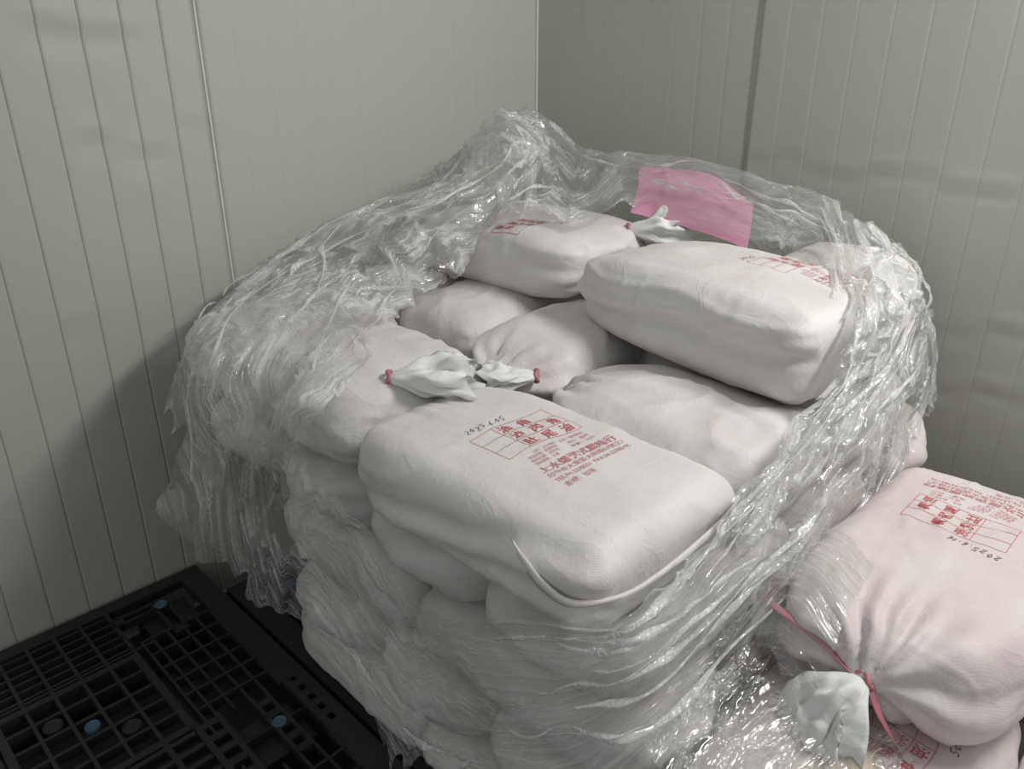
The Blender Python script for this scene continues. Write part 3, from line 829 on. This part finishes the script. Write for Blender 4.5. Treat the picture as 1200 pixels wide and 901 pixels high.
# ------------------------------------------------------------------ stretch film
def film_sheet(name, table, nu, nv, closed, mat, parent, dens=.6, seed=1, amp=1.0, fine=1.0, edge=1.0, off=0.0, du=1.0, su=2.6, sv=13.0):
    T = np.array(table, float); S, Vn, _ = T.shape
    def cr(A, t, closed):
        m = A.shape[0]
        i = np.floor(t).astype(int); f = (t-i)[:, None, None]
        if closed: g = lambda k: A[np.mod(i+k, m)]
        else:
            i = np.minimum(i, m-2); f = (t-i)[:, None, None]; g = lambda k: A[np.clip(i+k, 0, m-1)]
        p0, p1, p2, p3 = g(-1), g(0), g(1), g(2)
        return .5*((2*p1)+(-p0+p2)*f+(2*p0-5*p1+4*p2-p3)*f*f+(-p0+3*p1-3*p2+p3)*f**3)
    tu = np.linspace(0, S if closed else S-1, nu, endpoint=not closed)
    G = cr(T, tu, closed)                       # nu, Vn, 3
    dl = np.array(dens if isinstance(dens, (list, tuple)) else [dens]*S, float)
    if closed: du_ = np.interp(tu, np.arange(S+1), np.append(dl, dl[0]))
    else: du_ = np.interp(tu, np.arange(S), dl)
    # arc length for uv
    seg = np.linalg.norm(np.diff(G.mean(1), axis=0, append=G.mean(1)[:1] if closed else G.mean(1)[-1:]), axis=1)
    ul = np.concatenate([[0], np.cumsum(seg)[:-1]])
    vv = np.linspace(0, Vn-1, nv)
    # ragged torn edges
    jag0 = edge*(.10*fbm(ul*9, ul*0+3, 0, seed, 3)+.07*np.abs(noise(ul*26, ul*0, 0, seed+2)))
    jag1 = edge*(.22*fbm(ul*7, ul*0+9, 0, seed+5, 3)+.16*np.abs(noise(ul*22, ul*0, 0, seed+6)))
    q = vv[None, :]/(Vn-1)
    q = (q*(1+0*jag0[:, None])+ (1-q)**3*np.clip(jag0[:, None], -.05, .3) - q**3*np.clip(jag1[:, None], -.1, .5))
    q = np.clip(q, 0, 1)*(Vn-1)
    i = np.minimum(np.floor(q).astype(int), Vn-2); f = (q-i)[..., None]
    take = lambda k: np.take_along_axis(G, np.clip(i+k, 0, Vn-1)[..., None], axis=1)
    p0, p1, p2, p3 = take(-1), take(0), take(1), take(2)
    Pt = .5*((2*p1)+(-p0+p2)*f+(2*p0-5*p1+4*p2-p3)*f*f+(-p0+3*p1-3*p2+p3)*f**3)
    sv_ = np.linalg.norm(np.diff(Pt, axis=1, prepend=Pt[:, :1]), axis=2); vl = np.cumsum(sv_, axis=1)
    U = np.repeat(ul[:, None], nv, 1); Vv = vl
    dU = np.roll(Pt, -1, 0)-np.roll(Pt, 1, 0)
    if not closed: dU[0] = Pt[1]-Pt[0]; dU[-1] = Pt[-1]-Pt[-2]
    dV = np.gradient(Pt, axis=1)
    Nn = np.cross(dU, dV); Nn /= np.maximum(np.linalg.norm(Nn, axis=2, keepdims=True), 1e-9)
    ctr = np.array([1.3, 1.15, .6])
    if np.mean(np.sum(Nn*(Pt-ctr), axis=2)) < 0: Nn = -Nn
    wq = U+.03*noise(U*6, Vv*9, 1, seed+40); wv = Vv+.03*noise(U*7, Vv*8, 2, seed+41)
    per = np.abs(Pt)
    a = fbm(wq*su, wv*sv, 0, seed+50, 2)                        # long gathers along the pull
    b = ridge(wq*su*1.7+3, wv*sv*1.6, 0, seed+60)**2
    c = ridge(wq*13, wv*15, 0, seed+70)
    d = ridge(wq*29+7, wv*33, 0, seed+80)
    e = fbm(wq*5, wv*5, 3, seed+90, 2)
    den = np.clip(du_[:, None]*(1.15-.5*np.linspace(0, 1, nv)[None, :]), 0, 1)
    Dp = amp*(.014*a*(.3+1.0*den)+.014*b*(.2+1.0*den)+.0075*(c-.4)*den*np.clip(.5+1.4*e, 0, 1.4)+.022*e)+fine*(.0016*(d-.4)*den*np.clip(.5+1.4*e, 0, 1.4))
    Pf = Pt+Nn*(Dp+off)[..., None]
    # sideways shuffle so the folds overhang a little
    tv = dV/np.maximum(np.linalg.norm(dV, axis=2, keepdims=True), 1e-9)
    Pf = Pf+tv*(amp*.006*noise(wq*10, wv*18, 0, seed+95))[..., None]
    idx = np.arange(nu*nv).reshape(nu, nv)
    nxt = np.roll(idx, -1, 0) if closed else idx[1:]
    cur = idx if closed else idx[:-1]
    F = np.stack([cur[:, :-1], nxt[:, :-1], nxt[:, 1:], cur[:, 1:]], -1).reshape(-1, 4)
    o = mesh_obj(name, Pf.reshape(-1, 3), F.tolist(), mat, parent, True, np.stack([U, Vv], -1).reshape(-1, 2))
    at = o.data.attributes.new('bunching', 'FLOAT', 'POINT')
    at.data.foreach_set('value', den.astype(np.float32).ravel())
    return o

RING=[
[(0.655,1.224,0.853),(0.635,1.288,0.761),(0.620,1.359,0.637),(0.610,1.406,0.522),(0.600,1.460,0.395)],
[(0.654,1.103,0.965),(0.610,1.166,0.975),(0.630,1.448,0.780),(0.590,1.575,0.618),(0.560,1.758,0.475)],
[(0.816,1.210,0.985),(0.807,1.405,1.000),(0.660,1.509,0.936),(0.625,1.661,0.831),(0.600,1.794,0.639)],
[(1.042,1.374,0.990),(1.085,1.620,1.040),(0.939,1.826,1.000),(0.776,1.840,0.933),(0.698,1.850,0.795)],
[(1.232,1.473,0.990),(1.226,1.540,1.130),(1.180,1.829,1.100),(0.951,1.900,0.971),(0.821,1.910,0.788)],
[(1.401,1.528,1.060),(1.399,1.475,1.200),(1.549,1.833,1.200),(1.354,1.920,1.040),(1.275,1.930,0.767)],
[(1.340,1.364,1.160),(1.605,1.524,1.260),(1.523,1.587,1.360),(1.719,1.930,1.172),(1.624,1.940,0.827)],
[(1.395,1.280,1.150),(1.740,1.551,1.233),(1.740,1.671,1.384),(1.880,1.833,1.193),(1.950,1.950,0.758)],
[(1.513,1.246,1.150),(1.740,1.439,1.210),(1.800,1.492,1.261),(1.950,1.646,1.139),(2.000,1.674,0.804)],
[(1.700,1.257,1.148),(1.750,1.278,1.215),(1.820,1.322,1.254),(1.980,1.467,1.117),(2.020,1.473,0.784)],
[(1.700,1.085,1.133),(1.750,1.101,1.209),(1.840,1.158,1.266),(2.000,1.268,1.116),(2.030,1.282,0.769)],
[(1.680,0.900,1.120),(1.750,0.934,1.193),(1.840,1.022,1.250),(2.020,1.110,1.087),(2.040,1.107,0.754)],
[(1.660,0.757,1.102),(1.740,0.786,1.166),(1.860,0.848,1.214),(2.030,0.909,1.047),(2.050,0.922,0.747)],
[(1.381,0.570,1.130),(1.612,0.629,1.140),(1.900,0.726,1.157),(2.030,0.686,1.042),(2.060,0.736,0.770)],
[(1.270,0.490,1.097),(1.410,0.495,1.140),(1.920,0.612,1.060),(2.020,0.585,0.935),(2.050,0.566,0.703)],
[(1.185,0.470,1.037),(1.360,0.470,1.032),(1.558,0.480,1.017),(1.759,0.480,0.886),(1.777,0.470,0.760)],
[(1.050,0.460,1.012),(1.178,0.455,0.983),(1.370,0.455,0.925),(1.577,0.460,0.814),(1.575,0.450,0.719)],
[(0.932,0.470,0.954),(1.024,0.460,0.911),(1.184,0.455,0.828),(1.320,0.455,0.731),(1.255,0.450,0.633)],
[(0.788,0.470,0.909),(0.830,0.460,0.870),(0.906,0.455,0.787),(0.979,0.455,0.678),(1.030,0.450,0.540)],
[(0.635,0.450,0.926),(0.651,0.450,0.880),(0.677,0.450,0.795),(0.708,0.450,0.682),(0.736,0.450,0.526)],
[(0.620,0.554,0.853),(0.625,0.561,0.822),(0.620,0.547,0.754),(0.620,0.536,0.668),(0.620,0.524,0.545)],
[(0.610,0.698,0.774),(0.620,0.721,0.710),(0.610,0.712,0.630),(0.610,0.706,0.528),(0.610,0.699,0.400)],
[(0.620,0.853,0.741),(0.620,0.882,0.664),(0.610,0.879,0.552),(0.600,0.863,0.454),(0.600,0.865,0.285)],
[(0.640,1.018,0.785),(0.620,1.055,0.687),(0.610,1.069,0.589),(0.610,1.039,0.507),(0.600,0.983,0.407)],
[(0.650,1.136,0.808),(0.630,1.184,0.722),(0.610,1.209,0.632),(0.600,1.226,0.547),(0.600,1.228,0.461)],
]
DENS = [.6,.8,1,1,1,1,1,.7,.3,.15,.12,.15,.4,.9,1,1,1,.9,.7,.35,.2,.2,.3,.35,.5]
wrap = empty('stretch_film_wrap', (1.3, 1.15, 0)); tag(wrap, 'torn clear stretch film bunched around the big pile of sacks', 'stretch film')
def local(o): o.location = (-1.3, -1.15, 0); return o
local(film_sheet('torn_collar', RING, 620, 84, True, M['film'], wrap, DENS, 4, 1.0, 1.0))
# pink sheet caught in the film behind the upper sacks
PK = [[(1.690,1.262,1.150),(1.745,1.283,1.205),(1.815,1.330,1.250)],
      [(1.690,1.165,1.142),(1.745,1.185,1.205),(1.825,1.235,1.256)],
      [(1.685,1.035,1.130),(1.740,1.055,1.200),(1.825,1.100,1.250)],
      [(1.672,0.905,1.118),(1.735,0.930,1.165),(1.790,0.960,1.200)]]
local(film_sheet('pink_sheet', PK, 40, 20, False, M['pinkpaper'], wrap, .3, 77, .12, .1, .15, -.02))['label'] = 'pink sheet caught inside the film'

LOWF = [[(.70, .452, .66), (.70, .40, .618), (.69, .30, .60), (.70, .18, .59)],
        [(.84, .452, .66), (.84, .40, .628), (.84, .29, .625), (.84, .17, .61)],
        [(.96, .450, .65), (.97, .39, .630), (.97, .28, .628), (.96, .17, .615)],
        [(1.06, .448, .66), (1.06, .40, .632), (1.05, .30, .625), (1.02, .20, .618)]]
lf = film_sheet('loose_film_sheet', LOWF, 150, 110, False, M['film_flap'], None, .35, 52, .55, 1.2, .6)
tag(lf, 'loose crumpled film lying over the low pile in front of the big pile', 'stretch film')
GF = [[(1.14, .452, .800), (1.035, .458, .770), (.985, .452, .670)],
      [(1.17, .395, .800), (1.015, .388, .770), (.965, .372, .650)],
      [(1.13, .325, .795), (1.000, .315, .755), (.955, .300, .640)]]
gf = film_sheet('film_scrap', GF, 70, 70, False, M['film2'], None, .25, 57, .35, .8, .8)
tag(gf, 'clear scrap of film over the left corner of the printed low sack', 'stretch film')

# ropes and pleats the film has been pulled into
RG = np.array(RING)
def ring_at(u, v):
    m = len(RG); i = int(math.floor(u)); t = u-i
    P = [RG[(i+k) % m] for k in (-1, 0, 1, 2)]
    R4 = .5*((2*P[1])+(-P[0]+P[2])*t+(2*P[0]-5*P[1]+4*P[2]-P[3])*t*t+(-P[0]+3*P[1]-3*P[2]+P[3])*t**3)
    q = min(max(v, 0), 1)*4; j = min(int(q), 3); s = q-j
    return R4[j]*(1-s)+R4[j+1]*s
rng = np.random.RandomState(12)
def pleats(count, ulo, uhi, vlo, vhi, lmin, lmax, slope, rmax):
    for k in range(count):
        L_ = rng.uniform(lmin, lmax); u0 = rng.uniform(ulo, max(ulo+.01, uhi-L_)); v0 = rng.uniform(vlo, vhi); sl = rng.uniform(-slope, slope); ph = rng.uniform(0, 50)
        npt = int(22*L_)+10
        C0 = np.array([1.3, 1.15, .55]); V = []; F = []; UV = []
        r0 = rng.uniform(.4, 1)*rmax
        pts = []
        for q in range(npt):
            t = q/(npt-1); u = u0+L_*t
            v = v0+sl*t+.025*float(noise(np.array([t*3+ph]), np.array([ph]))[0])
            p = ring_at(u, v)
            n_ = p-C0; n_ = n_/np.linalg.norm(n_)
            pts.append(p+n_*(.016+.008*float(noise(np.array([t*6+ph]), np.array([ph+4]))[0])))
        for q in range(npt):
            p = pts[q]; d_ = pts[min(q+1, npt-1)]-pts[max(q-1, 0)]; d_ /= max(1e-9, np.linalg.norm(d_))
            n_ = p-C0; n_ /= np.linalg.norm(n_); s_ = np.cross(d_, n_); s_ /= max(1e-9, np.linalg.norm(s_))
            t = q/(npt-1); rr = r0*(.25+.75*math.sin(math.pi*t)**.6)*(1+.35*math.sin(t*31+ph))
            tw = ph+t*5
            for c_ in range(7):
                a_ = 2*math.pi*c_/7
                wv = rr*math.cos(a_)*1.9; hv = rr*math.sin(a_)*.55
                V.append(p+s_*(wv*math.cos(tw)-hv*math.sin(tw))+n_*(wv*math.sin(tw)+hv*math.cos(tw))); UV.append((t*L_*.2+ph, c_/7*.02))
        for q in range(npt-1):
            for c_ in range(7):
                c2 = (c_+1) % 7
                F.append((q*7+c_, q*7+c2, (q+1)*7+c2, (q+1)*7+c_))
        o = mesh_obj('film_pleat', V, F, M['film_pleat'], wrap, True, UV)
        at = o.data.attributes.new('bunching', 'FLOAT', 'POINT'); at.data.foreach_set('value', [.8]*len(V))
        local(o)
pleats(26, 1.0, 7.3, .02, .75, .7, 2.6, .25, .0045)
pleats(26, 12.6, 20.0, .02, .95, .9, 3.2, .25, .0042)
pleats(9, 7.0, 13.0, .15, .55, .8, 2.2, .12, .0030)
pleats(6, 19.0, 23.6, .05, .85, .5, 1.8, .25, .0040)
